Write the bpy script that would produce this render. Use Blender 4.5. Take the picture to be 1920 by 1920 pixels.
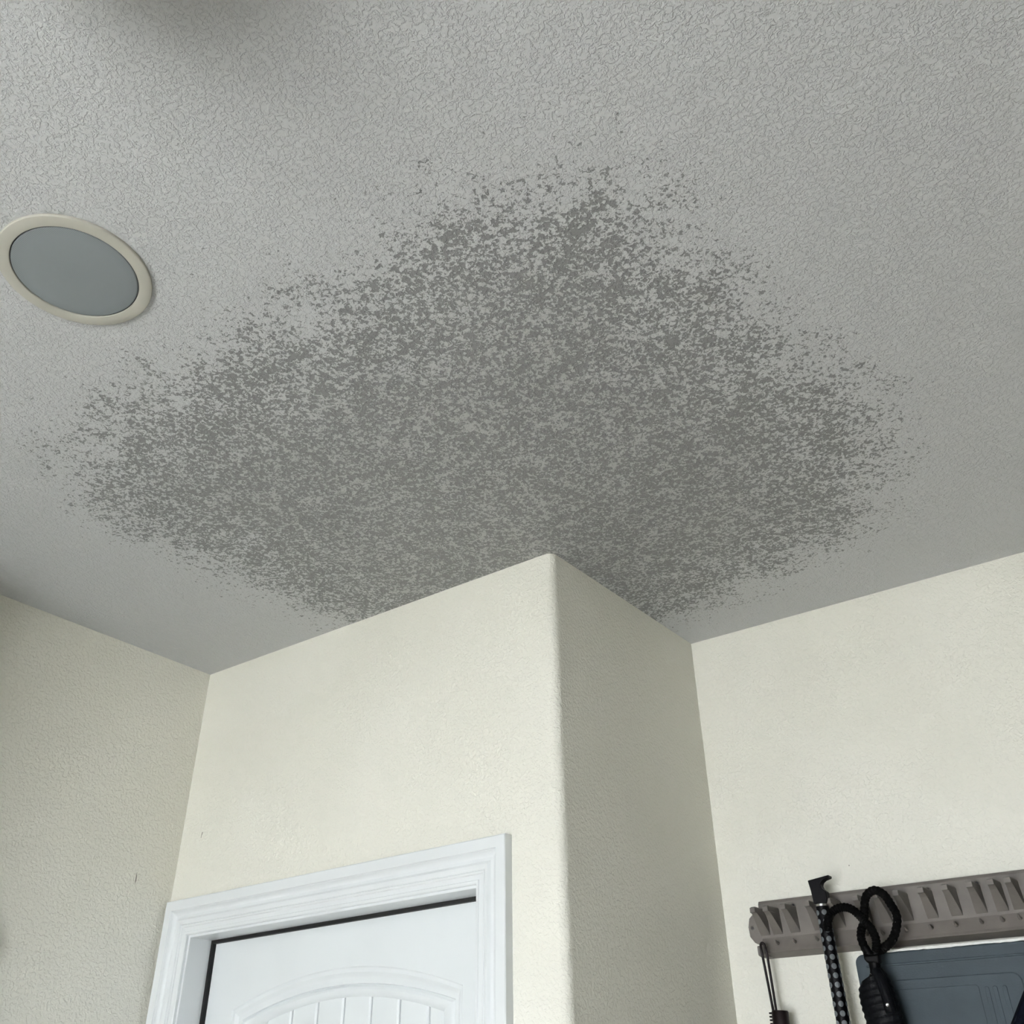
import bpy, bmesh, math, random
from mathutils import Vector, Matrix

for o in list(bpy.data.objects):
    bpy.data.objects.remove(o, do_unlink=True)
scene = bpy.context.scene
COL = scene.collection
random.seed(7)

# ------------------------------------------------------------------ camera
CAM_Z = 1.74            # eye height; the ceiling is one metre above the lens
CEIL = 2.74
F_PX = 1753.5
ROWS = ((0.80990, 0.58650, -0.00940), (-0.32010, 0.42850, -0.84490), (-0.49150, 0.68730, 0.53480))
right, down, fwd = (Vector(r).normalized() for r in ROWS)
cam_data = bpy.data.cameras.new('camera')
cam_data.sensor_width = 36.0
cam_data.lens = F_PX / 1920.0 * 36.0
cam_data.clip_start = 0.02
cam = bpy.data.objects.new('camera', cam_data)
COL.objects.link(cam)
m = Matrix((right, -down, -fwd)).transposed().to_4x4()
m.translation = Vector((0, 0, CAM_Z))
cam.matrix_world = m
scene.camera = cam

# ------------------------------------------------------------------ daylight
SKY = 25.0
world = bpy.data.worlds.new('overcast_sky')
scene.world = world
world.use_nodes = True
bg = world.node_tree.nodes['Background']
bg.inputs['Color'].default_value = (0.90, 0.945, 1.0, 1)
bg.inputs['Strength'].default_value = SKY
scene.view_settings.view_transform = 'Standard'
scene.view_settings.look = 'None'
scene.view_settings.exposure = 0.23
scene.view_settings.gamma = 1.0
scene.view_settings.use_curve_mapping = False
scene.cycles.max_bounces = 5
scene.cycles.diffuse_bounces = 4
scene.cycles.glossy_bounces = 3

WIN_X0, WIN_X1, WIN_Z0, WIN_Z1 = -1.15, 0.30, 0.45, 2.15
REAR_Y = -2.3
RIGHT_X = 3.6
pl = bpy.data.lights.new('window_portal', 'AREA')
pl.shape = 'RECTANGLE'
pl.size = WIN_X1 - WIN_X0
pl.size_y = WIN_Z1 - WIN_Z0
pl.cycles.is_portal = True
po = bpy.data.objects.new('window_portal', pl)
po.location = ((WIN_X0 + WIN_X1) / 2, REAR_Y - 0.14, (WIN_Z0 + WIN_Z1) / 2)
po.rotation_euler = (math.radians(90), 0, 0)      # shines along +Y, into the room
COL.objects.link(po)

sun_data = bpy.data.lights.new('sun', 'SUN')
sun_data.energy = 215.0
sun_data.angle = math.radians(0.6)
sun_data.color = (1.0, 0.97, 0.92)
sun = bpy.data.objects.new('sun', sun_data)
sun.rotation_euler = (math.radians(-28), math.radians(12), 0)   # high, behind the house: lights the paving outside, not the room
COL.objects.link(sun)

# ------------------------------------------------------------------ helpers
def link(name, me, mat=None, parent=None):
    o = bpy.data.objects.new(name, me)
    COL.objects.link(o)
    if mat is not None and len(me.materials) == 0:
        me.materials.append(mat)
    if parent is not None:
        o.parent = parent
    return o

def bm_obj(name, bm, mat, parent=None, smooth=False, bevel=0.0, seg=2, angle=35):
    bmesh.ops.recalc_face_normals(bm, faces=bm.faces[:])
    me = bpy.data.meshes.new(name)
    bm.to_mesh(me)
    bm.free()
    if smooth:
        for p in me.polygons:
            p.use_smooth = True
        try:
            me.set_sharp_from_angle(angle=math.radians(angle))
        except Exception:
            pass
    o = link(name, me, mat, parent)
    if bevel > 0:
        b = o.modifiers.new('bevel', 'BEVEL')
        b.width = bevel
        b.segments = seg
        b.limit_method = 'ANGLE'
        b.angle_limit = math.radians(30)
    return o

def empty(name, loc=(0, 0, 0), **props):
    o = bpy.data.objects.new(name, None)
    o.empty_display_size = 0.05
    o.location = loc
    COL.objects.link(o)
    for k, v in props.items():
        o[k] = v
    return o

def box(bm, x0, x1, y0, y1, z0, z1):
    v = [bm.verts.new(p) for p in ((x0, y0, z0), (x1, y0, z0), (x1, y1, z0), (x0, y1, z0),
                                   (x0, y0, z1), (x1, y0, z1), (x1, y1, z1), (x0, y1, z1))]
    for f in ((0, 1, 2, 3), (7, 6, 5, 4), (0, 4, 5, 1), (1, 5, 6, 2), (2, 6, 7, 3), (3, 7, 4, 0)):
        bm.faces.new([v[i] for i in f])

def prism(bm, pts, lo, hi, axis='z'):
    """closed 2-D outline extruded along an axis; pts are (x,y) for z, (x,z) for y, (y,z) for x"""
    def P(a, b, c):
        return (a, b, c) if axis == 'z' else ((a, c, b) if axis == 'y' else (c, a, b))
    A = [bm.verts.new(P(a, b, lo)) for a, b in pts]
    B = [bm.verts.new(P(a, b, hi)) for a, b in pts]
    n = len(pts)
    bm.faces.new(A)
    bm.faces.new(B[::-1])
    for i in range(n):
        j = (i + 1) % n
        bm.faces.new((A[i], A[j], B[j], B[i]))

def tube(bm, path, rad, n=10, caps=True):
    """swept tube along a list of points; rad a number or a list"""
    pts = [Vector(p) for p in path]
    rings = []
    up = Vector((0.13, -1, 0.21)).normalized()
    for i, p in enumerate(pts):
        t = (pts[min(i + 1, len(pts) - 1)] - pts[max(i - 1, 0)]).normalized()
        a = (up - t * up.dot(t)).normalized()
        b = t.cross(a)
        up = a
        r = rad[i] if isinstance(rad, (list, tuple)) else rad
        rings.append([bm.verts.new(p + (a * math.cos(2 * math.pi * k / n) + b * math.sin(2 * math.pi * k / n)) * r) for k in range(n)])
    for i in range(len(rings) - 1):
        for k in range(n):
            bm.faces.new((rings[i][k], rings[i][(k + 1) % n], rings[i + 1][(k + 1) % n], rings[i + 1][k]))
    if caps:
        bm.faces.new(rings[0][::-1])
        bm.faces.new(rings[-1])

def lathe(bm, prof, n=64, centre=(0, 0, 0), sx=1, sy=1, close=False):
    """profile of (radius, z) spun round z"""
    c = Vector(centre)
    rings = []
    for r, z in prof:
        if r < 1e-6:
            rings.append([bm.verts.new(c + Vector((0, 0, z)))])
        else:
            rings.append([bm.verts.new(c + Vector((r * sx * math.cos(2 * math.pi * k / n), r * sy * math.sin(2 * math.pi * k / n), z))) for k in range(n)])
    seq = list(range(len(rings)))
    pairs = list(zip(seq, seq[1:])) + ([(seq[-1], 0)] if close else [])
    for i, j in pairs:
        A, B = rings[i], rings[j]
        for k in range(n):
            k2 = (k + 1) % n
            if len(A) == 1 and len(B) == 1:
                continue
            if len(A) == 1:
                bm.faces.new((A[0], B[k], B[k2]))
            elif len(B) == 1:
                bm.faces.new((A[k], B[0], A[k2]))
            else:
                bm.faces.new((A[k], A[k2], B[k2], B[k]))

def spline(pts, per=8):
    P = [Vector(p) for p in pts]
    P = [P[0] * 2 - P[1]] + P + [P[-1] * 2 - P[-2]]
    out = []
    for i in range(1, len(P) - 2):
        a, b, c, d = P[i - 1:i + 3]
        for k in range(per):
            t = k / per
            out.append(0.5 * ((2 * b) + (c - a) * t + (2 * a - 5 * b + 4 * c - d) * t * t + (3 * b - a - 3 * c + d) * t ** 3))
    out.append(P[-2])
    return out

# ------------------------------------------------------------------ materials
class NT:
    def __init__(self, name):
        self.mat = bpy.data.materials.new(name)
        self.mat.use_nodes = True
        self.t = self.mat.node_tree
        self.b = self.t.nodes['Principled BSDF']
    def n(self, kind, **kw):
        nd = self.t.nodes.new(kind)
        for k, v in kw.items():
            if k.startswith('i_'):
                nd.inputs[k[2:].replace('_', ' ')].default_value = v
            else:
                setattr(nd, k, v)
        return nd
    def l(self, a, b):
        self.t.links.new(a, b)
    def math(self, op, a, b=None, c=None, clamp=False):
        nd = self.t.nodes.new('ShaderNodeMath')
        nd.operation = op
        nd.use_clamp = clamp
        for i, v in enumerate((a, b, c)):
            if v is None:
                continue
            if isinstance(v, (int, float)):
                nd.inputs[i].default_value = v
            else:
                self.l(v, nd.inputs[i])
        return nd.outputs[0]
    def ramp(self, v, lo, hi, a=0.0, b=1.0, smooth=True):
        nd = self.t.nodes.new('ShaderNodeMapRange')
        nd.interpolation_type = 'SMOOTHSTEP' if smooth else 'LINEAR'
        self.l(v, nd.inputs['Value'])
        for k, x in (('From Min', lo), ('From Max', hi), ('To Min', a), ('To Max', b)):
            if isinstance(x, (int, float)):
                nd.inputs[k].default_value = x
            else:
                self.l(x, nd.inputs[k])
        return nd.outputs['Result']
    def noise(self, vec, scale, detail=2.0, rough=0.5, dist=0.0):
        nd = self.n('ShaderNodeTexNoise')
        nd.inputs['Scale'].default_value = scale
        nd.inputs['Detail'].default_value = detail
        nd.inputs['Roughness'].default_value = rough
        nd.inputs['Distortion'].default_value = dist
        self.l(vec, nd.inputs['Vector'])
        return nd.outputs['Fac']
    def mix(self, f, a, b):
        nd = self.n('ShaderNodeMix', data_type='RGBA')
        if isinstance(f, (int, float)):
            nd.inputs[0].default_value = f
        else:
            self.l(f, nd.inputs[0])
        for i, v in ((6, a), (7, b)):
            if isinstance(v, tuple):
                nd.inputs[i].default_value = (*v, 1)
            else:
                self.l(v, nd.inputs[i])
        return nd.outputs[2]
    def pos(self):
        return self.n('ShaderNodeNewGeometry').outputs['Position']
    def bump(self, h, dist, strength=1.0):
        nd = self.n('ShaderNodeBump')
        nd.inputs['Distance'].default_value = dist
        nd.inputs['Strength'].default_value = strength
        self.l(h, nd.inputs['Height'])
        self.l(nd.outputs['Normal'], self.b.inputs['Normal'])

def plain(name, col, rough=0.5, spec=0.5, metal=0.0, var=0.0, vscale=30.0, bump=0.0, bscale=200.0):
    m = NT(name)
    m.b.inputs['Roughness'].default_value = rough
    m.b.inputs['Metallic'].default_value = metal
    m.b.inputs['Specular IOR Level'].default_value = spec
    p = m.pos()
    nz = m.noise(p, vscale, 2, 0.6)
    dark = tuple(c * (1 - var) for c in col)
    lite = tuple(min(1, c * (1 + var)) for c in col)
    m.l(m.mix(m.ramp(nz, 0.3, 0.7), dark, lite), m.b.inputs['Base Color'])
    if bump > 0:
        m.bump(m.noise(p, bscale, 2, 0.5), bump)
    return m.mat

def wall_paint():
    m = NT('cream_textured_wall_paint')
    m.b.inputs['Roughness'].default_value = 0.75
    m.b.inputs['Specular IOR Level'].default_value = 0.3
    p = m.pos()
    patch = m.noise(p, 3.0, 1, 0.5)
    m.l(m.mix(m.ramp(patch, 0.35, 0.65), (0.742, 0.730, 0.652), (0.762, 0.750, 0.676)), m.b.inputs['Base Color'])
    # orange-peel: soft round lumps with a finer grain on top
    a = m.ramp(m.noise(p, 155, 1.5, 0.5, 0.4), 0.38, 0.66)
    b = m.noise(p, 270, 1.0, 0.5)
    h = m.math('ADD', a, m.math('MULTIPLY', b, 0.35))
    m.bump(h, 0.00068)
    return m.mat

def ceiling_paint():
    m = NT('knockdown_ceiling_paint')
    m.b.inputs['Specular IOR Level'].default_value = 0.5
    p = m.pos()
    big = m.noise(p, 84, 2.0, 0.5, 0.9)
    fine = m.noise(p, 200, 2.5, 0.6, 0.8)
    mixn = m.math('ADD', m.math('MULTIPLY', big, 0.5), m.math('MULTIPLY', fine, 0.5))
    # flattened islands of plaster with broken edges
    plate = m.ramp(mixn, 0.42, 0.58)
    # stain cover from the distance to the outline of the stain
    at = m.n('ShaderNodeAttribute', attribute_name='stain')
    sd = at.outputs['Fac']
    clump = m.noise(p, 11, 2.0, 0.6, 0.0)
    sd2 = m.math('ADD', sd, m.math('MULTIPLY', m.math('SUBTRACT', clump, 0.5), 0.20))
    thr = m.ramp(sd2, -0.21, 0.06, 0.310, 0.518, smooth=False)
    blot = m.math('SUBTRACT', m.noise(p, 26, 2.0, 0.6, 0.0), 0.5)
    thr = m.math('ADD', thr, m.math('MULTIPLY', blot, m.ramp(sd, -0.12, 0.02, 0.0, 0.16)))
    n2 = m.noise(p, 132, 3.5, 0.66, 0.7)
    speck = m.math('ADD', m.math('MULTIPLY', n2, 0.62), m.math('MULTIPLY', mixn, 0.38))
    stain = m.math('SUBTRACT', 1.0, m.ramp(speck, m.math('SUBTRACT', thr, 0.010), m.math('ADD', thr, 0.010)))
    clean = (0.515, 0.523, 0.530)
    # inside the damp area the bare flecks are a little duller too
    haze = m.ramp(sd2, 0.04, 0.30)
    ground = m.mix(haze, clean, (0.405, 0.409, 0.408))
    m.l(m.mix(stain, ground, (0.218, 0.222, 0.221)), m.b.inputs['Base Color'])
    m.l(m.ramp(stain, 0, 1, 0.36, 0.58), m.b.inputs['Roughness'])
    h = m.math('ADD', plate, m.math('MULTIPLY', m.noise(p, 320, 0, 0.5), 0.16))
    m.bump(h, 0.00090)
    return m.mat

M = {}
M['wall'] = wall_paint()
M['ceil'] = ceiling_paint()
M['white'] = plain('white_semigloss_trim_paint', (0.71, 0.735, 0.745), 0.35, 0.5, var=0.015, vscale=8, bump=0.00012, bscale=160)
M['door'] = plain('white_door_paint', (0.70, 0.73, 0.74), 0.4, 0.5, var=0.015, vscale=6, bump=0.0001, bscale=220)
M['seal'] = plain('black_rubber_seal', (0.006, 0.006, 0.007), 0.6, 0.3, var=0.1)
M['floor'] = plain('pale_timber_floor', (0.30, 0.27, 0.22), 0.5, 0.4, var=0.12, vscale=5)
M['ground'] = plain('outdoor_concrete', (0.42, 0.42, 0.41), 0.9, 0.2, var=0.1, vscale=2)
M['ring'] = plain('aged_ivory_plastic', (0.43, 0.42, 0.37), 0.5, 0.4, var=0.03, vscale=20)
M['rack'] = plain('taupe_moulded_plastic', (0.140, 0.127, 0.115), 0.55, 0.4, var=0.06, vscale=30, bump=0.0002, bscale=400)
M['black'] = plain('black_anodised_tube', (0.0025, 0.0025, 0.0035), 0.45, 0.10, var=0.1)
M['dot'] = plain('grey_rubber_dots', (0.10, 0.112, 0.12), 0.5, 0.4, var=0.06, vscale=60)
M['steel'] = plain('bright_steel', (0.7, 0.7, 0.7), 0.25, 0.5, metal=1.0)
M['rope'] = plain('black_braided_cord', (0.002, 0.002, 0.002), 0.85, 0.08, var=0.2, vscale=300, bump=0.001, bscale=420)
M['blackplastic'] = plain('black_plastic', (0.0012, 0.0012, 0.0016), 0.5, 0.08, var=0.1)
M['bundle'] = plain('black_ribbed_nylon', (0.003, 0.0035, 0.0045), 0.45, 0.06, var=0.2, vscale=90, bump=0.0012, bscale=130)
M['maroon'] = plain('dark_maroon_plastic', (0.006, 0.003, 0.0035), 0.4, 0.2, var=0.1)
M['panel'] = plain('slate_blue_plastic', (0.034, 0.049, 0.060), 0.6, 0.25, var=0.07, vscale=14, bump=0.0002, bscale=300)
M['strip'] = plain('white_edge_band', (0.72, 0.72, 0.69), 0.6, 0.3, var=0.06, vscale=120)
M['navy'] = plain('navy_cloth', (0.002, 0.003, 0.007), 0.9, 0.08, var=0.2, vscale=200, bump=0.0006, bscale=600)
M['scuff'] = plain('grey_scuff', (0.20, 0.19, 0.165), 0.8, 0.2, var=0.1)
M['plastic_white'] = plain('white_plastic', (0.74, 0.74, 0.70), 0.45, 0.4, var=0.02)

def grille_mat():
    m = NT('grey_perforated_grille')
    m.b.inputs['Roughness'].default_value = 0.55
    m.b.inputs['Specular IOR Level'].default_value = 0.3
    p = m.pos()
    v = m.n('ShaderNodeTexVoronoi', feature='F1')
    v.inputs['Scale'].default_value = 520
    v.inputs['Randomness'].default_value = 0.0
    m.l(p, v.inputs['Vector'])
    hole = m.ramp(v.outputs['Distance'], 0.28, 0.42)
    m.l(m.mix(hole, (0.145, 0.163, 0.175), (0.205, 0.225, 0.24)), m.b.inputs['Base Color'])
    return m.mat
M['grille'] = grille_mat()

def glass_mat():
    m = NT('clear_window_glass')
    t = m.t
    tr = m.n('ShaderNodeBsdfTransparent')
    gl = m.n('ShaderNodeBsdfGlossy')
    gl.inputs['Roughness'].default_value = 0.02
    fr = m.n('ShaderNodeFresnel')
    fr.inputs['IOR'].default_value = 1.25
    mx = m.n('ShaderNodeMixShader')
    m.l(fr.outputs[0], mx.inputs[0])
    m.l(tr.outputs[0], mx.inputs[1])
    m.l(gl.outputs[0], mx.inputs[2])
    m.l(mx.outputs[0], t.nodes['Material Output'].inputs['Surface'])
    return m.mat
M['glass'] = glass_mat()

# ------------------------------------------------------------------ the room
LX = -2.0692                       # face of the left wall
AY = 1.4655                        # face of the door wall
CX, CY = -0.9440, 1.4655           # outer corner of the projecting closet
DX, DY = -0.9220, 2.0783           # inner corner at the recessed wall
OP0, OP1 = -1.990, -1.121          # rough opening of the door
HEAD = CAM_Z + 0.362

def structure(o):
    o['kind'] = 'structure'
    return o

JOG_X, JOG_Y = -1.88, 0.63         # unseen step added to the left wall to shade the wall and ceiling beyond
bm = bmesh.new()
prism(bm, [(LX - 0.15, REAR_Y - 0.15), (JOG_X, REAR_Y - 0.15), (JOG_X, JOG_Y), (LX, JOG_Y), (LX, DY + 0.15), (LX - 0.15, DY + 0.15)], 0, CEIL, 'z')
wall_left = structure(bm_obj('wall_left', bm, M['wall']))

# door wall, with the bull-nosed corner and the return wall of the closet
R = 0.019
corner = []
for k in range(13):
    a = -math.pi / 2 + (math.pi / 2) * k / 12
    corner.append((CX - R + R * math.cos(a), CY + R + R * math.sin(a)))
bm = bmesh.new()
box(bm, LX, OP0, AY, DY, 0, CEIL)
box(bm, OP0, OP1, AY, DY, HEAD, CEIL)
prism(bm, [(OP1, AY)] + corner + [(DX, DY), (DX, DY + 0.15), (OP1, DY + 0.15)], 0, CEIL, 'z')
wall_front = structure(bm_obj('wall_front', bm, M['wall'], smooth=True, angle=25))

bm = bmesh.new()
prism(bm, [(DX, DY), (RIGHT_X + 0.15, DY + 0.003 * 3), (RIGHT_X + 0.15, DY + 0.2), (DX, DY + 0.2)], 0, CEIL, 'z')
wall_recess = structure(bm_obj('wall_recess', bm, M['wall']))
bm = bmesh.new(); box(bm, RIGHT_X, RIGHT_X + 0.15, REAR_Y - 0.15, DY, 0, CEIL)
structure(bm_obj('wall_right', bm, M['wall']))
bm = bmesh.new()
box(bm, JOG_X, WIN_X0, REAR_Y - 0.15, REAR_Y, 0, CEIL)
box(bm, WIN_X1, RIGHT_X, REAR_Y - 0.15, REAR_Y, 0, CEIL)
box(bm, WIN_X0, WIN_X1, REAR_Y - 0.15, REAR_Y, 0, WIN_Z0)
box(bm, WIN_X0, WIN_X1, REAR_Y - 0.15, REAR_Y, WIN_Z1, CEIL)
structure(bm_obj('wall_rear', bm, M['wall']))
bm = bmesh.new(); box(bm, LX - 0.15, RIGHT_X + 0.15, REAR_Y - 0.15, DY + 0.2, -0.1, 0)
structure(bm_obj('floor', bm, M['floor']))
bm = bmesh.new(); box(bm, -14, 14, -16, 12, -0.35, -0.3)
structure(bm_obj('ground', bm, M['ground']))

# window behind the photographer
win = structure(empty('window_1', ((WIN_X0 + WIN_X1) / 2, REAR_Y - 0.08, WIN_Z0)))
bm = bmesh.new()
w, h = (WIN_X1 - WIN_X0) / 2, WIN_Z1 - WIN_Z0
t = 0.05
box(bm, -w, w, -.03, .03, 0, t); box(bm, -w, w, -.03, .03, h - t, h)
box(bm, -w, -w + t, -.03, .03, t, h - t); box(bm, w - t, w, -.03, .03, t, h - t)
box(bm, -t / 2, t / 2, -.03, .03, t, h - t)
bm_obj('window_frame', bm, M['white'], win)
for s in (-1, 1):
    bm = bmesh.new()
    box(bm, min(s * t / 2, s * (w - t)), max(s * t / 2, s * (w - t)), -.003, .003, t, h - t)
    bm_obj('pane', bm, M['glass'], win)

# ceiling: a fine grid that carries the stain's outline as a distance field
def ceil_pt(px, py):
    d = right * ((px - 960) / F_PX) + down * ((py - 960) / F_PX) + fwd
    return (d.x / d.z, d.y / d.z)
OUTLINE = [(148, 850), (182, 800), (275, 748), (380, 695), (465, 625), (560, 595), (650, 560), (715, 495),
           (790, 440), (860, 400), (950, 375), (1050, 365), (1150, 375), (1230, 425), (1300, 485), (1370, 560),
           (1440, 630), (1520, 690), (1595, 740), (1640, 800), (1640, 880), (1625, 958), (1572, 1014), (1482, 1056),
           (1388, 1098), (1296, 1138), (1216, 1166), (1100, 1180), (900, 1200), (720, 1190), (610, 1150), (500, 1100),
           (400, 1055), (310, 1018), (212, 970), (162, 905)]
POLY = [ceil_pt(*q) for q in OUTLINE]
def sdist(x, y):
    best = 1e9; inside = False
    n = len(POLY)
    for i in range(n):
        ax, ay = POLY[i]; bx, by = POLY[(i + 1) % n]
        dx, dy = bx - ax, by - ay
        t = max(0, min(1, ((x - ax) * dx + (y - ay) * dy) / (dx * dx + dy * dy)))
        best = min(best, (x - ax - t * dx) ** 2 + (y - ay - t * dy) ** 2)
        if (ay > y) != (by > y) and x < ax + (y - ay) / (by - ay) * dx:
            inside = not inside
    return math.sqrt(best) * (1 if inside else -1)
STEP = 0.025
gx0, gx1, gy0, gy1 = LX - 0.15, RIGHT_X + 0.15, REAR_Y - 0.15, DY + 0.2
nx = round((gx1 - gx0) / STEP); ny = round((gy1 - gy0) / STEP)
verts = []; vals = []
bx0 = min(p[0] for p in POLY) - .4; bx1 = max(p[0] for p in POLY) + .4
by0 = min(p[1] for p in POLY) - .4; by1 = max(p[1] for p in POLY) + .4
for j in range(ny + 1):
    for i in range(nx + 1):
        x = gx0 + (gx1 - gx0) * i / nx; y = gy0 + (gy1 - gy0) * j / ny
        verts.append((x, y, CEIL))
        vals.append(sdist(x, y) if bx0 < x < bx1 and by0 < y < by1 else -0.4)
nv = len(verts)
faces = []
for j in range(ny):
    for i in range(nx):
        a = j * (nx + 1) + i
        faces.append((a, a + nx + 1, a + nx + 2, a + 1))
rim = [i for i in range(nx + 1)] + [(j + 1) * (nx + 1) - 1 for j in range(1, ny + 1)] + \
      [ny * (nx + 1) + i for i in range(nx - 1, -1, -1)] + [j * (nx + 1) for j in range(ny - 1, 0, -1)]
top = {}
for q in rim:
    top[q] = len(verts)
    verts.append((verts[q][0], verts[q][1], CEIL + 0.15)); vals.append(-0.4)
for k, q in enumerate(rim):
    r = rim[(k + 1) % len(rim)]
    faces.append((q, r, top[r], top[q]))
faces.append([top[q] for q in rim])
me = bpy.data.meshes.new('ceiling')
me.from_pydata(verts, [], faces)
at = me.attributes.new('stain', 'FLOAT', 'POINT')
at.data.foreach_set('value', vals)
ceiling = structure(link('ceiling', me, M['ceil']))

# ------------------------------------------------------------------ door and casing
SAG = 0.0138                       # the head of the old frame drops a little to the left
JL, JR = -1.971, -1.140            # clear opening between the jambs
JZ = CAM_Z + 0.3430                # underside of the head jamb, at the right end
YW = AY                            # wall face
def sag(bm):
    for v in bm.verts:
        v.co.z += SAG * (v.co.x + 1.057) * max(0.0, min(1.0, (v.co.z - 1.0) / 1.0))

# casing profile: (distance from the opening side outward, how proud of the wall)
CW = 0.0775
PROF = [(0.0, 0.0), (0.0, 0.0070), (0.0020, 0.0090), (0.0060, 0.0095), (0.0075, 0.0075), (0.0160, 0.0080), (0.0175, 0.0105),
        (0.0205, 0.0112), (0.0220, 0.0095), (0.0235, 0.0120), (0.0285, 0.0150), (0.0320, 0.0155), (0.0345, 0.0135), (0.0370, 0.0115),
        (0.0430, 0.0105), (0.0485, 0.0125), (0.0515, 0.0158), (0.0530, 0.0185), (0.0540, 0.0190), (0.0555, 0.0215), (0.0720, 0.0220),
        (0.0757, 0.0220), (0.0775, 0.0205), (0.0775, 0.0)]
REV = 0.0055                       # reveal of the jamb edge
CI_L, CI_R, CI_T = JL - REV, JR + REV, JZ + REV
trim = structure(empty('trim_1', ((JL + JR) / 2, YW, 0)))
trim_inv = Matrix.Translation(-trim.location)
def casing_piece(name, side):
    bm = bmesh.new()
    A = []; B = []
    for d, p in PROF:
        y = YW - p
        if side == 'head':
            A.append((CI_L - d, y, CI_T + d)); B.append((CI_R + d, y, CI_T + d))
        elif side == 'left':
            A.append((CI_L - d, y, CI_T + d)); B.append((CI_L - d, y, 0.002))
        else:
            A.append((CI_R + d, y, CI_T + d)); B.append((CI_R + d, y, 0.002))
    A = [bm.verts.new(v) for v in A]; B = [bm.verts.new(v) for v in B]
    for i in range(len(PROF) - 1):
        bm.faces.new((A[i], A[i + 1], B[i + 1], B[i]))
    bm.faces.new((A[0], B[0], B[-1], A[-1]))
    bm.faces.new(A); bm.faces.new(B[::-1])
    sag(bm)
    bm.transform(trim_inv)
    return bm_obj(name, bm, M['white'], trim, smooth=True, angle=28)
casing_piece('head_casing', 'head')
casing_piece('side_casing', 'left')
casing_piece('side_casing', 'right')
# jambs
JB = DY - 0.45
def part_box(name, dims, mat, parent, inv, bev=0.0):
    bm = bmesh.new(); box(bm, *dims); sag(bm); bm.transform(inv)
    return bm_obj(name, bm, mat, parent, bevel=bev)
YS = 1.535                         # face of the door leaf
part_box('jamb', (OP0, JL, YW - 0.0006, 1.60, 0.002, JZ + 0.019), M['white'], trim, trim_inv, 0.0008)
part_box('jamb', (JR, OP1, YW - 0.0006, 1.60, 0.002, JZ + 0.019), M['white'], trim, trim_inv, 0.0008)
part_box('head_jamb', (JL, JR, YW - 0.0006, 1.60, JZ, JZ + 0.019), M['white'], trim, trim_inv, 0.0008)

door = structure(empty('door_1', ((JL + JR) / 2, YS, 0)))
door_inv = Matrix.Translation(-door.location)
# rubber seal round the leaf
bm = bmesh.new()
S = 0.0075
box(bm, JL, JL + S, 1.5255, YS + 0.004, 0.01, JZ)
box(bm, JR - S, JR, 1.5255, YS + 0.004, 0.01, JZ)
box(bm, JL + S, JR - S, 1.5255, YS + 0.004, JZ - S, JZ)
sag(bm); bm.transform(door_inv)
bm_obj('seal', bm, M['seal'], door)

DC = -1.5495                       # centre line of the leaf
# outline of the moulded panel at three stages: half width, apex height, arch coefficient, foot offset
STG = [(0.3262, 0.2497, 0.543, 0.0), (0.2998, 0.2168, 0.523, 0.0265), (0.2680, 0.1950, 0.596, 0.056)]
def stage(u):
    i = 0 if u <= 1 else 1
    f = u - i
    return [a + (b - a) * f for a, b in zip(STG[i], STG[i + 1])]
NA = 40
def panel_loop(u, depth, foot, arched, topz):
    w, za, k, fo = stage(u)
    pts = [(DC - w, foot + fo), (DC + w, foot + fo)]
    if arched:
        for i in range(NA + 1):
            x = w - 2 * w * i / NA
            pts.append((DC + x, CAM_Z + za - k * x * x))
    else:
        for i in range(NA + 1):
            x = w - 2 * w * i / NA
            pts.append((DC + x, topz - fo))
    return [(x, YS + depth, z) for x, z in pts]
STEPS = [(0.0, 0.0), (0.08, 0.0026), (0.14, 0.0032), (0.32, 0.0030), (0.40, 0.0046), (0.52, 0.0078), (0.62, 0.0092), (0.94, 0.0098),
         (1.0, 0.0140), (1.05, 0.0128), (1.20, 0.0100), (1.40, 0.0088), (1.60, 0.0096), (1.80, 0.0122), (1.95, 0.0155), (2.0, 0.0175)]
bm = bmesh.new()
L0, L1, LT, LB = JL + 0.003, JR - 0.003, JZ - 0.003, 0.012
edges = []
def ring_edges(pts):
    vs = [bm.verts.new(p) for p in pts]
    es = [bm.edges.new((vs[i], vs[(i + 1) % len(vs)])) for i in range(len(vs))]
    return vs, es
_, e = ring_edges([(L0, YS, LB), (L1, YS, LB), (L1, YS, LT), (L0, YS, LT)])
edges += e
PANELS = [(1.02, True, 0), (0.20, False, 0.88)]
firsts = []
for foot, arched, tz in PANELS:
    vs, e = ring_edges(panel_loop(0, 0, foot, arched, tz))
    edges += e
    firsts.append(vs)
bmesh.ops.triangle_fill(bm, use_beauty=True, use_dissolve=False, edges=edges)
for vs, (foot, arched, tz) in zip(firsts, PANELS):
    prev = vs
    for u, d in STEPS[1:]:
        cur = [bm.verts.new(p) for p in panel_loop(u, d, foot, arched, tz)]
        for i in range(len(cur)):
            j = (i + 1) % len(cur)
            bm.faces.new((prev[i], prev[j], cur[j], cur[i]))
        prev = cur
    cur = [bm.verts.new((p.co.x, YS + 0.0265, p.co.z)) for p in prev]
    for i in range(len(cur)):
        j = (i + 1) % len(cur)
        bm.faces.new((prev[i], prev[j], cur[j], cur[i]))
    bm.faces.new(cur)
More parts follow.
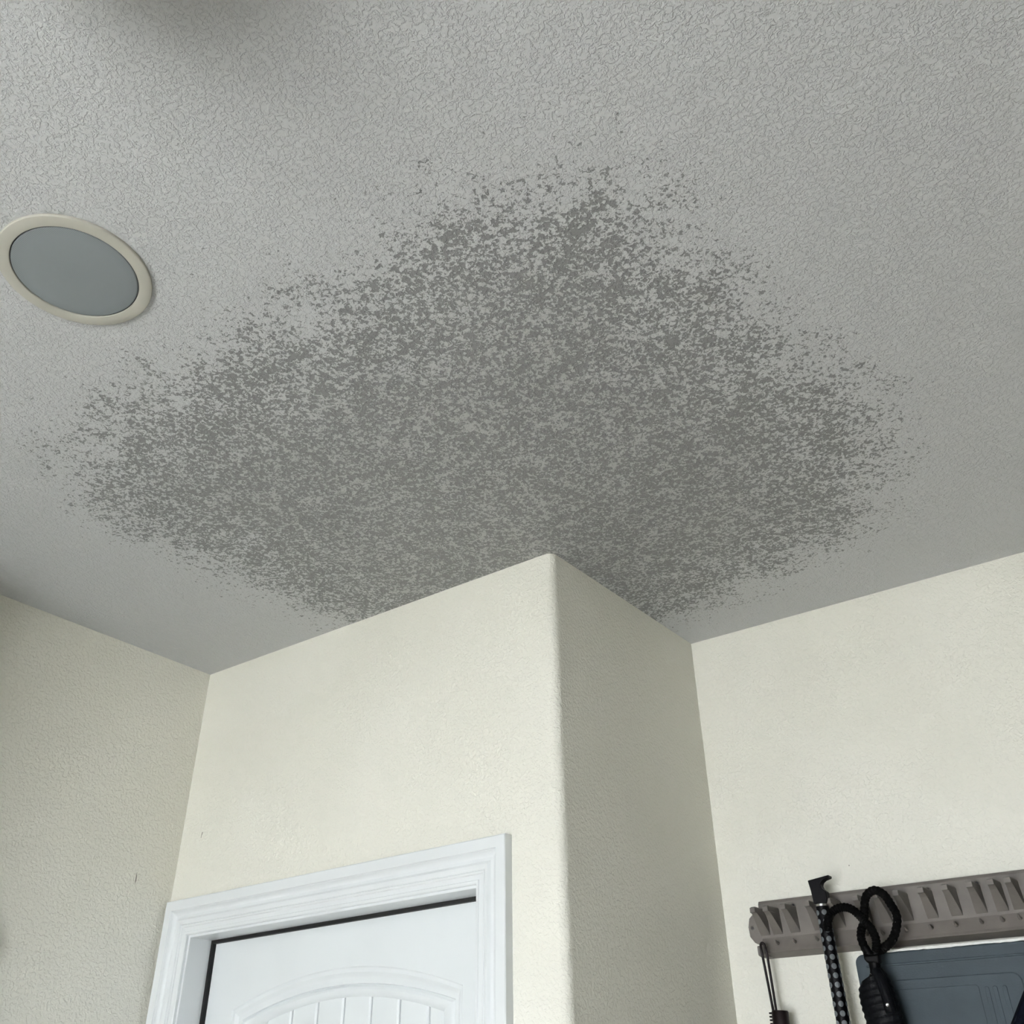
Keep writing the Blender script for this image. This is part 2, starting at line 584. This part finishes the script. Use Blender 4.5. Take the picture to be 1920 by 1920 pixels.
# sides and back of the leaf
bk = [(L0, LB), (L1, LB), (L1, LT), (L0, LT)]
fr = [bm.verts.new((x, YS, z)) for x, z in bk]
ba = [bm.verts.new((x, YS + 0.04, z)) for x, z in bk]
for i in range(4):
    j = (i + 1) % 4
    bm.faces.new((fr[i], fr[j], ba[j], ba[i]))
bm.faces.new(ba)
bmesh.ops.remove_doubles(bm, verts=bm.verts[:], dist=1e-6)
sag(bm); bm.transform(door_inv)
leaf = bm_obj('door_leaf', bm, M['door'], door, smooth=True, angle=22)
# planks inside the panels
w2, za2, k2, fo2 = STG[2]
PIT = 0.0765
xs = [-w2] + [PIT * n for n in range(-3, 4)] + [w2]
for foot, arched, tz in PANELS:
    for a, b in zip(xs, xs[1:]):
        g = 0.0050
        bm = bmesh.new()
        N = 8
        def topz(x):
            return (CAM_Z + za2 - k2 * x * x if arched else tz - fo2)
        rows = []
        a1 = a + (0.0008 if a == -w2 else 0.0008); b1 = b - 0.0008
        cols = [a1, a1 + 0.0012, a1 + g] + [a1 + g + (b1 - a1 - 2 * g) * i / N for i in range(1, N)] + [b1 - g, b1 - 0.0012, b1]
        ydep = [0.0240, 0.0205, 0.0178] + [0.0178] * (N - 1) + [0.0178, 0.0205, 0.0240]
        lo = [bm.verts.new((DC + x, YS + d, foot + fo2)) for x, d in zip(cols, ydep)]
        hi = [bm.verts.new((DC + x, YS + d, topz(x))) for x, d in zip(cols, ydep)]
        lb = [bm.verts.new((DC + x, YS + 0.0260, foot + fo2)) for x in cols]
        hb = [bm.verts.new((DC + x, YS + 0.0260, topz(x))) for x in cols]
        n = len(cols)
        for i in range(n - 1):
            bm.faces.new((lo[i], lo[i + 1], hi[i + 1], hi[i]))
            bm.faces.new((lb[i + 1], lb[i], hb[i], hb[i + 1]))
            bm.faces.new((hi[i], hi[i + 1], hb[i + 1], hb[i]))
            bm.faces.new((lb[i], lb[i + 1], lo[i + 1], lo[i]))
        bm.faces.new((lo[0], hi[0], hb[0], lb[0])); bm.faces.new((lo[-1], lb[-1], hb[-1], hi[-1]))
        sag(bm)
        bm.transform(door_inv)
        bm_obj('plank', bm, M['door'], leaf)
# knob (below the frame)
bm = bmesh.new()
prof = [(0.0, 0.0), (0.033, 0.0), (0.033, 0.006), (0.012, 0.010), (0.012, 0.028), (0.024, 0.036), (0.028, 0.048), (0.022, 0.060), (0.0, 0.064)]
lathe(bm, prof, 32)
bm.transform(Matrix.Rotation(math.radians(90), 4, 'X'))
bm.transform(Matrix.Translation(Vector((JR - 0.065, YS, 0.95)) - door.location))
bm_obj('knob', bm, M['steel'], door, smooth=True)

# small scuffs on the paint
def scuff(wall, name, pts, off):
    bm = bmesh.new()
    c = sum((Vector(p) for p in pts), Vector()) / len(pts)
    V = [bm.verts.new(p) for p in pts]
    T = [bm.verts.new(Vector(p) + Vector(off)) for p in pts]
    bm.faces.new(V); bm.faces.new(T[::-1])
    for i in range(len(V)):
        j = (i + 1) % len(V)
        bm.faces.new((V[i], V[j], T[j], T[i]))
    bm_obj(name, bm, M['scuff'], wall)
z = CAM_Z
scuff(wall_left, 'scuff', [(LX, 1.357, z + .468), (LX, 1.3605, z + .461), (LX, 1.361, z + .450), (LX, 1.3595, z + .443), (LX, 1.3588, z + .452), (LX, 1.3588, z + .461)], (.0006, 0, 0))
scuff(wall_front, 'scuff', [(-1.992, AY, z + .566), (-1.989, AY, z + .570), (-1.9885, AY, z + .569), (-1.9915, AY, z + .562), (-1.992, AY, z + .556), (-1.9928, AY, z + .557)], (0, -.0005, 0))
scuff(wall_recess, 'scuff', [(-.6290, DY + .0008, z + .4165), (-.6275, DY + .0008, z + .4165), (-.6275, DY + .0008, z + .4145), (-.6290, DY + .0008, z + .4145)], (0, -.0012, 0))

# ------------------------------------------------------------------ ceiling speaker
spk = empty('ceiling_speaker', (-1.041, 0.402, CEIL), label='round grey ceiling speaker grille with an ivory ring', category='speaker')
bm = bmesh.new()
RO, RI = 0.1030, 0.0850
lathe(bm, [(RO, 0.0), (RO, -0.0030), (RO - 0.0004, -0.0040), (RO - 0.0014, -0.0045), (RI + 0.0012, -0.0046), (RI + 0.0004, -0.0044), (RI, -0.0036), (RI, 0.0)], 128, close=True)
bm_obj('trim_ring', bm, M['ring'], spk, smooth=True, angle=50)
bm = bmesh.new()
RG = RI - 0.0011
lathe(bm, [(RG, 0.0), (RG, -0.0026), (RG - 0.0008, -0.0036), (RG - 0.002, -0.0038), (RG * 0.6, -0.0046), (0, -0.0048)], 128)
bm_obj('grille', bm, M['grille'], spk, smooth=True, angle=50)
bm = bmesh.new()
lathe(bm, [(RI - 0.0001, -0.0002), (RI - 0.0001, -0.0022), (RG + 0.0001, -0.0022), (RG + 0.0001, -0.0002)], 96, close=True)
bm_obj('gap', bm, M['seal'], spk)

# ceiling lamp just outside the frame, whose soft shadow falls into the top of the picture
sm = empty('ceiling_lamp', (-0.538, 0.005, CEIL), label='round white ceiling lamp, unlit, casting a soft shadow on the ceiling', category='lamp')
bm = bmesh.new()
lathe(bm, [(0.0, 0.0), (0.150, 0.0), (0.150, -0.020), (0.140, -0.026), (0.0, -0.026)], 64)
bm_obj('base', bm, M['plastic_white'], sm, smooth=True, angle=50)
bm = bmesh.new()
lathe(bm, [(0.140, -0.026), (0.140, -0.095), (0.125, -0.118), (0.090, -0.132), (0.045, -0.138), (0, -0.140)], 64)
bm_obj('shade', bm, M['plastic_white'], sm, smooth=True, angle=50)

# round disc on the left wall just at the edge of the picture
wd = empty('wall_disc', (LX, 0.966, CAM_Z + 0.265), label='small round fixture on the side wall, left of the door', category='wall fixture')
bm = bmesh.new()
lathe(bm, [(0.080, 0.0), (0.080, 0.020), (0.074, 0.028), (0.062, 0.030), (0.058, 0.026), (0, 0.026)], 64)
bm.transform(Matrix.Rotation(math.radians(90), 4, 'Y'))
bm_obj('housing', bm, M['plastic_white'], wd, smooth=True, angle=40)
bm = bmesh.new()
lathe(bm, [(0.016, 0.026), (0.016, 0.034), (0.012, 0.038), (0, 0.038)], 32)
bm.transform(Matrix.Rotation(math.radians(90), 4, 'Y'))
bm_obj('button', bm, M['plastic_white'], wd, smooth=True, angle=40)

# ------------------------------------------------------------------ tool rack
YP = 2.058                          # front face of the rack plate
YB = DY + 0.0005                    # wall
rack = empty('tool_rack', (-0.40, YB, CAM_Z + 0.2525), label='long taupe plastic tool rack with ramp-shaped fins on the wall', category='tool rack')
rinv = Matrix.Translation(-rack.location)
RX0, RX1 = -0.832, 0.06
def rk(name, bm, mat=None, parent=None, **kw):
    bm.transform(rinv)
    return bm_obj(name, bm, mat or M['rack'], parent or rack, **kw)
# plate: section in (y, z) swept along x
sec = [(YB, z + .3655), (YP + .004, z + .3640), (YP, z + .358), (YP - .002, z + .290), (YP - .012, z + .266), (YP - .016, z + .2600), (YB - .001, z + .2530), (YB, z + .2530)]
bm = bmesh.new(); prism(bm, sec, RX0, RX1, 'x')
rk('back_plate', bm, bevel=0.0015)
# rounded ear at the left end
ear = [(RX0 + .012, z + .345), (RX0 - .012, z + .342), (RX0 - .024, z + .332), (RX0 - .0285, z + .315), (RX0 - .027, z + .296), (RX0 - .018, z + .284), (RX0 - .003, z + .276), (RX0 + .012, z + .274)]
bm = bmesh.new(); prism(bm, ear, YP - .001, YB, 'y')
rk('end_tab', bm, bevel=0.0012)
bm = bmesh.new(); prism(bm, [(RX0 - .010, z + .276), (RX0 + .012, z + .276), (RX0 + .012, z + .2535), (RX0 - .004, z + .2535), (RX0 - .010, z + .258)], YP - .013, YB, 'y')
rk('end_corner', bm, bevel=0.002)
# fins: ramps that rise from the plate to a blunt upper tip
FX = [-0.8245, -0.7965, -0.7585, -0.7070, -0.6625, -0.6075, -0.5690, -0.5283, -0.4811, -0.4366, -0.3920, -0.3546, -0.3251, -0.279, -0.234, -0.188, -0.150, -0.118, -0.072, -0.026]
PROT = 0.054
fin_me = None
def fin_mesh():
    bm = bmesh.new()
    # local: x across, y toward the room negative, z from the foot of the ramp
    H = 0.046
    tipw, footw = 0.0055, 0.0105
    def sect(zz, prot, hw, flare):
        return [(-hw - flare, 0.0, zz), (-hw, -prot, zz), (hw, -prot, zz), (hw + flare, 0.0, zz)]
    levels = [sect(0.0, 0.0005, footw, 0.0), sect(0.010, 0.011, footw - .0008, 0.0012), sect(0.034, 0.0385, tipw + .0010, 0.0030), sect(0.0395, PROT - .006, tipw + .0004, 0.0034), sect(0.0400, PROT + .001, tipw + .0004, 0.0032), sect(0.0490, PROT + .001, tipw, 0.0034), sect(0.0515, PROT - .005, tipw - .0014, 0.0038)]
    V = [[bm.verts.new(p) for p in s] for s in levels]
    for a, b in zip(V, V[1:]):
        for i in range(3):
            bm.faces.new((a[i], a[i + 1], b[i + 1], b[i]))
        bm.faces.new((a[3], a[0], b[0], b[3]))
    bm.faces.new(V[0][::-1]); bm.faces.new(V[-1])
    return bm
for i, fx in enumerate(FX):
    if fin_me is None:
        o = bm_obj('fin', fin_mesh(), M['rack'], rack, bevel=0.0012)
        fin_me = o
    else:
        o = fin_me.copy(); COL.objects.link(o); o.parent = rack
    # the foot sits to the right of the tip as the ramps lean a little
    o.location = Vector((fx + 0.0010, YP - 0.0005, z + 0.2945)) - rack.location
# little pegs below the fins
NB = [(-0.8060, .277), (-0.7968, .277), (-0.7593, .277), (-0.7115, .277), (-0.6736, .279), (-0.6110, .277), (-0.5784, .276), (-0.5325, .2778), (-0.4859, .2778), (-0.4401, .2784), (-0.3941, .279), (-0.3572, .279), (-0.3273, .280), (-.281, .280), (-.236, .280), (-.190, .280), (-.152, .280), (-.120, .280), (-.074, .280)][1:]
peg0 = None
for nxp, nz in NB:
    if peg0 is None:
        bm = bmesh.new()
        tube(bm, [(0, 0.004, 0), (0, -0.006, 0.0005), (0, -0.012, 0.002), (0, -0.0145, 0.0055)], [0.0040, 0.0030, 0.0025, 0.0018], 10)
        peg0 = bm_obj('peg', bm, M['rack'], rack, smooth=True, angle=60)
        o = peg0
    else:
        o = peg0.copy(); COL.objects.link(o); o.parent = rack
    o.location = Vector((nxp, YP - 0.006, z + nz)) - rack.location
# screws
SC = [(-0.8507, .3127), (-0.7540, .3475), (-0.6608, .3463), (-0.4780, .3472), (-0.3868, .3489), (-0.20, .348)]
scr = None
for sx_, sz_ in SC:
    if scr is None:
        bm = bmesh.new()
        lathe(bm, [(0.0062, 0.0), (0.0062, 0.0012), (0.0046, 0.0016), (0.0036, 0.0004), (0.0, 0.0004)], 20)
        bm.transform(Matrix.Rotation(math.radians(90), 4, 'X'))
        scr = bm_obj('screw_boss', bm, M['rack'], rack, smooth=True, angle=40)
        bm = bmesh.new()
        lathe(bm, [(0.0030, 0.0004), (0.0030, 0.0012), (0.0, 0.0014)], 14)
        bm.transform(Matrix.Rotation(math.radians(90), 4, 'X'))
        sh = bm_obj('screw_head', bm, M['seal'], scr)
        o = scr
    else:
        o = scr.copy(); COL.objects.link(o); o.parent = rack
        c = sh.copy(); COL.objects.link(c); c.parent = o
    o.location = Vector((sx_, YP - 0.0002, z + sz_)) - rack.location

# ------------------------------------------------------------------ black dotted pole with a hooked head
PYY = 2.006
pole = empty('hooked_pole', (-0.672, PYY, z - 0.45), label='black pole with grey dots and a hooked head hanging on the rack', category='pole')
pinv = Matrix.Translation(-pole.location)
def pp(name, bm, mat, **kw):
    bm.transform(pinv)
    return bm_obj(name, bm, mat, pole, **kw)
PR = 0.0126
ptop, pbot = Vector((-0.6757, PYY, z + 0.331)), Vector((-0.6688, PYY, z - 0.45))
bm = bmesh.new(); tube(bm, [ptop, ptop + (pbot - ptop) * .5, pbot], PR, 32)
shaft = pp('shaft', bm, M['black'], smooth=True, angle=60)
bm = bmesh.new(); tube(bm, [ptop + Vector((0, 0, .0035)), ptop + Vector((0, 0, -.0005))], PR + .0006, 32)
pp('steel_collar', bm, M['steel'], smooth=True, angle=60)
HO = [(-0.6934, 0.3811), (-0.6482, 0.3868), (-0.6490, 0.3820), (-0.6605, 0.3792), (-0.6665, 0.3752), (-0.6690, 0.3700), (-0.6672, 0.3635), (-0.6597, 0.3565), (-0.6605, 0.3420), (-0.6632, 0.3345), (-0.6885, 0.3355), (-0.6905, 0.3619)]
bm = bmesh.new(); prism(bm, [(x, z + zz) for x, zz in HO], PYY - 0.0105, PYY + 0.0105, 'y')
head = pp('hook_head', bm, M['black'], bevel=0.0016, seg=3)
# dots set round the shaft
ax = (pbot - ptop).normalized()
dot0 = None
PITCH = 0.0163
view = math.atan2(-PYY, 0.672)      # direction from the pole to the photographer, in plan
for r in range(46):
    c = ptop + ax * (0.0125 + PITCH * r)
    for k in range(5):
        a = view + math.radians(9 + 72 * k)
        if dot0 is None:
            bm = bmesh.new()
            lathe(bm, [(0.0052, -0.0006), (0.0052, 0.0003), (0.0042, 0.0009), (0, 0.0010)], 16)
            # wrap the dot onto the curved shaft
            for v in bm.verts:
                v.co.z -= PR - math.sqrt(max(PR * PR - v.co.y ** 2, 0))
            dot0 = bm_obj('dot', bm, M['dot'], pole, smooth=True, angle=50)
            o = dot0
        else:
            o = dot0.copy(); COL.objects.link(o); o.parent = pole
        zdir = Vector((math.cos(a), math.sin(a), 0))
        xdir = Vector((0, 0, 1)); ydir = zdir.cross(xdir)
        mm = Matrix((xdir, ydir, zdir)).transposed().to_4x4()
        mm.translation = c + zdir * PR - pole.location
        o.matrix_local = mm

# ------------------------------------------------------------------ rope loops with the ribbed bundle
YR = 1.985
ub = empty('cord_bundle', (-0.585, YR, z - 0.12), label='black ribbed bundle hanging from a looped braided cord', category='bundle')
uinv = Matrix.Translation(-ub.location)
def up(name, bm, mat, parent=None, **kw):
    bm.transform(uinv)
    return bm_obj(name, bm, mat, parent or ub, **kw)
S1 = [(-0.6610, YR - .012, .2800), (-0.6600, YR - .012, .2937), (-0.6530, YR - .008, .3093), (-0.6410, YR - .005, .3185), (-0.6246, YR - .004, .3210), (-0.6098, YR - .004, .3155), (-0.5984, YR - .003, .3036),
      (-0.5905, YR - .002, .2916), (-0.5810, YR - .003, .2796), (-0.5747, YR - .006, .2617), (-0.5765, YR - .004, .2477), (-0.5810, YR, .2360)]
S2 = [(-0.5965, YR, .2340), (-0.6040, YR + .002, .2606), (-0.6025, YR + .006, .2778), (-0.5951, YR + .013, .2946), (-0.5900, YR + .010, .3150), (-0.5793, YR + .002, .3365), (-0.5602, YR - .004, .3450), (-0.5433, YR - .006, .3357),
      (-0.5338, YR - .006, .3171), (-0.5275, YR - .004, .2958), (-0.5337, YR - .004, .2730), (-0.5479, YR + .001, .2542), (-0.5670, YR + .008, .2440), (-0.5830, YR + .006, .2370)]
for S_ in (S1, S2):
    path = spline([(x, y, z + zz) for x, y, zz in S_], 14)
    rad = [0.0079 * (1 + 0.07 * math.sin(i * 1.35)) for i in range(len(path))]
    bm = bmesh.new(); tube(bm, path, rad, 12)
    up('cord', bm, M['rope'], smooth=True, angle=70)
# ferrules and collar
def cyl(name, a, b, r0, r1, mat):
    bm = bmesh.new(); tube(bm, [a, [(p + q) / 2 for p, q in zip(a, b)], b], [r0, (r0 + r1) / 2, r1], 20)
    return up(name, bm, mat, smooth=True, angle=50, bevel=0.001)
cyl('ferrule', (-0.6000, YR, z + .2480), (-0.5935, YR, z + .2310), .0078, .0078, M['blackplastic'])
cyl('ferrule', (-0.5770, YR, z + .2480), (-0.5830, YR, z + .2310), .0082, .0082, M['blackplastic'])
bm = bmesh.new()
prism(bm, [(-.6045, z + .2330), (-.5740, z + .2330), (-.5765, z + .2160), (-.5990, z + .2190), (-.6030, z + .2250)], YR - .010, YR + .010, 'y')
up('collar', bm, M['blackplastic'], bevel=0.004, seg=3)
cyl('swivel', (-0.5880, YR, z + .2200), (-0.5878, YR, z + .2040), .0108, .0104, M['blackplastic'])
# ribbed body: stacked rounded sections whose width follows the silhouette
SIL = [(.2055, -.5985, -.5765), (.2000, -.6060, -.5725), (.1945, -.6165, -.5690), (.1880, -.6230, -.5660), (.1814, -.6268, -.5642), (.1665, -.6284, -.5606), (.1500, -.6274, -.5580), (.1396, -.6258, -.5568),
       (.1191, -.6236, -.5550), (.0800, -.6200, -.5525), (.0300, -.6150, -.5520), (-.0200, -.6080, -.5540), (-.0600, -.5990, -.5600), (-.0750, -.5920, -.5680)]
def sil(zz):
    for (z0, a0, b0), (z1, a1, b1) in zip(SIL, SIL[1:]):
        if z0 >= zz >= z1:
            f = (z0 - zz) / (z0 - z1)
            return a0 + (a1 - a0) * f, b0 + (b1 - b0) * f
    return SIL[-1][1:]
bm = bmesh.new()
prev = None
NS = 120
for i in range(NS + 1):
    zz = SIL[0][0] + (SIL[-1][0] - SIL[0][0]) * i / NS
    a, b = sil(zz)
    c = (a + b) / 2; hw = (b - a) / 2
    rib = 1 - 0.055 * (0.5 - 0.5 * math.cos(i * 2 * math.pi / 5))
    ring = []
    for k in range(28):
        an = 2 * math.pi * k / 28
        ring.append(bm.verts.new((c + hw * rib * math.cos(an), YR + min(hw, .024) * rib * math.sin(an) - 0.0, z + zz + 0.006 * math.cos(an) * (1 if i not in (0, NS) else 0))))
    if prev:
        for k in range(28):
            bm.faces.new((prev[k], prev[(k + 1) % 28], ring[(k + 1) % 28], ring[k]))
    else:
        bm.faces.new(ring[::-1])
    prev = ring
bm.faces.new(prev)
body = up('ribbed_body', bm, M['bundle'], smooth=True, angle=60)
# closing strap with its metal snap
bm = bmesh.new()
pts = spline([(-.5860, YR - .0120, z + .2050), (-.5770, YR - .0160, z + .1850), (-.5715, YR - .0185, z + .1600), (-.5690, YR - .0190, z + .1350)], 6)
tube(bm, pts, .0105, 12)
for v in bm.verts:
    pass
up('strap', bm, M['bundle'], body, smooth=True, angle=60)
bm = bmesh.new()
lathe(bm, [(.0032, 0), (.0032, .0010), (.0022, .0018), (.0012, .0006), (0, .0006)], 20)
bm.transform(Matrix.Rotation(math.radians(90), 4, 'X'))
bm.transform(Matrix.Translation((-.5705, YR - .0290, z + .1462)))
up('snap', bm, M['steel'], body, smooth=True, angle=50)

# ------------------------------------------------------------------ maroon handle on a doubled cord
YC = 2.030
hd = empty('corded_handle', (-0.806, YC, z + 0.02), label='dark maroon handle hanging by a thin doubled cord', category='handle')
hinv = Matrix.Translation(-hd.location)
def hp(name, bm, mat, **kw):
    bm.transform(hinv)
    return bm_obj(name, bm, mat, hd, **kw)
bm = bmesh.new()
path = spline([(-.8195, YC, z + .150), (-.8225, YC, z + .200), (-.8255, YC - .002, z + .255), (-.8250, YC - .006, z + .272), (-.8205, YC - .008, z + .2775), (-.8160, YC - .006, z + .272), (-.8153, YC - .002, z + .255), (-.8145, YC, z + .200), (-.8135, YC, z + .150)], 8)
tube(bm, path, .0026, 10)
hp('cord', bm, M['maroon'], smooth=True, angle=70)
bm = bmesh.new(); tube(bm, [(-.8060, YC, z + .1530), (-.8062, YC, z + .150), (-.8078, YC, z + .08), (-.8085, YC, z + .02)], [.0152, .0165, .0165, .0160], 28)
hp('grip', bm, M['maroon'], smooth=True, angle=50)
for k in range(9):
    bm = bmesh.new()
    zz = z + .1490 - .0062 * k
    box(bm, -.8268 - .0002 * k, -.8205, YC - .007, YC + .007, zz - .0016, zz + .0016)
    hp('rib', bm, M['maroon'], bevel=0.0006)

# ------------------------------------------------------------------ slate panel below the rack
YF = 2.040
pn = empty('slate_panel', (-0.40, YF, z - 0.20), label='slate-blue plastic panel with a white top edge below the rack', category='panel')
ninv = Matrix.Translation(-pn.location)
def np_(name, bm, mat, parent=None, **kw):
    bm.transform(ninv)
    return bm_obj(name, bm, mat, parent or pn, **kw)
def rrect(x0, x1, z0, z1, r, n=6):
    pts = []
    for cx, cz, a0 in ((x1 - r, z0 + r, -90), (x1 - r, z1 - r, 0), (x0 + r, z1 - r, 90), (x0 + r, z0 + r, 180)):
        for k in range(n + 1):
            a = math.radians(a0 + 90 * k / n)
            pts.append((cx + r * math.cos(a), cz + r * math.sin(a)))
    return pts
PX0, PX1, PZ0, PZ1 = -0.641, -0.085, z - .20, z + .2415
bm = bmesh.new(); prism(bm, rrect(PX0, PX1, PZ0, PZ1, .016), YF, YF + .022, 'y')
sheet = np_('sheet', bm, M['panel'], bevel=0.0025, seg=3)
bm = bmesh.new()
top = []
rr = random.Random(3)
xa, xb, N = PX0 + .030, PX1 - .012, 60
for i in range(N + 1):
    top.append((xa + (xb - xa) * i / N, PZ1 + .0046 - (.003 if i == 0 else 0)))
low = [(xa + (xb - xa) * i / N, PZ1 + .0004 - rr.choice((0, 0, 0, .0006, -.0005, .0009))) for i in range(N, -1, -1)]
prism(bm, top + low, YF + .001, YF + .020, 'y')
np_('edge_band', bm, M['strip'])
# raised fields
bm = bmesh.new(); prism(bm, rrect(PX0 + .035, -0.350, z - .17, z + .1925, .016), YF - .0022, YF + .001, 'y')
np_('raised_field', bm, M['panel'], sheet, bevel=0.0018, seg=2)
bm = bmesh.new(); prism(bm, rrect(PX0 + .060, -0.425, z - .15, z + .176, .006), YF - .0034, YF - .002, 'y')
np_('raised_field', bm, M['panel'], sheet, bevel=0.001)
for rx in (-.412, -.398, -.382):
    bm = bmesh.new(); prism(bm, rrect(rx - .004, rx + .004, z - .15, z + .172, .0035), YF - .0038, YF - .002, 'y')
    np_('rib', bm, M['panel'], sheet, bevel=0.0012)
bm = bmesh.new(); prism(bm, rrect(-.330, PX1 - .02, z - .17, z + .1925, .016), YF - .0022, YF + .001, 'y')
np_('raised_field', bm, M['panel'], sheet, bevel=0.0018, seg=2)
# shallow channel across the top: two low ridges
bm = bmesh.new(); box(bm, PX0 + .02, PX1 - .02, YF - .0030, YF + .001, z + .2175, z + .2215)
np_('ridge', bm, M['panel'], sheet, bevel=0.0014)

# ------------------------------------------------------------------ navy cloth at the far right of the rack
nv_ = empty('cloth_bag', (-0.22, 1.985, z - 0.30), label='dark navy cloth hanging in folds in front of the slate panel', category='cloth')
vinv = Matrix.Translation(-nv_.location)
bm = bmesh.new()
prev = None
apex = Vector((-0.234, 2.000, z + .3040))
for i in range(26):
    f = i / 25
    zz = apex.z - 0.60 * f
    # edge in the picture runs from (-.341, +.159) to (-.395, +.109) on the left side
    drop = apex.z - zz
    wl = 0.004 + min(drop * .72, .175 + .06 * f)
    wr = 0.004 + min(drop * .55, .14 + .05 * f)
    ring = []
    n = 40
    for k in range(n):
        an = 2 * math.pi * k / n
        c, s = math.cos(an), math.sin(an)
        rx = wr if c > 0 else wl
        fold = 1 + .10 * f * math.sin(7 * an + 3 * f)
        ring.append(bm.verts.new((apex.x + rx * c * fold, 1.990 - 0.008 * min(1, f * 6) + (0.006 + 0.018 * min(1, f * 3)) * s * fold, zz)))
    if prev:
        for k in range(n):
            bm.faces.new((prev[k], prev[(k + 1) % n], ring[(k + 1) % n], ring[k]))
    else:
        bm.faces.new(ring[::-1])
    prev = ring
bm.faces.new(prev)
bm.transform(vinv)
bm_obj('cloth_body', bm, M['navy'], nv_, smooth=True, angle=80)
bm = bmesh.new()
lp = [(apex.x + .010 * math.cos(a), 1.988, apex.z + .012 + .016 * math.sin(a)) for a in [2 * math.pi * k / 24 for k in range(25)]]
tube(bm, lp, .0022, 8)
bm.transform(vinv)
bm_obj('hanging_loop', bm, M['navy'], nv_, smooth=True, angle=80)
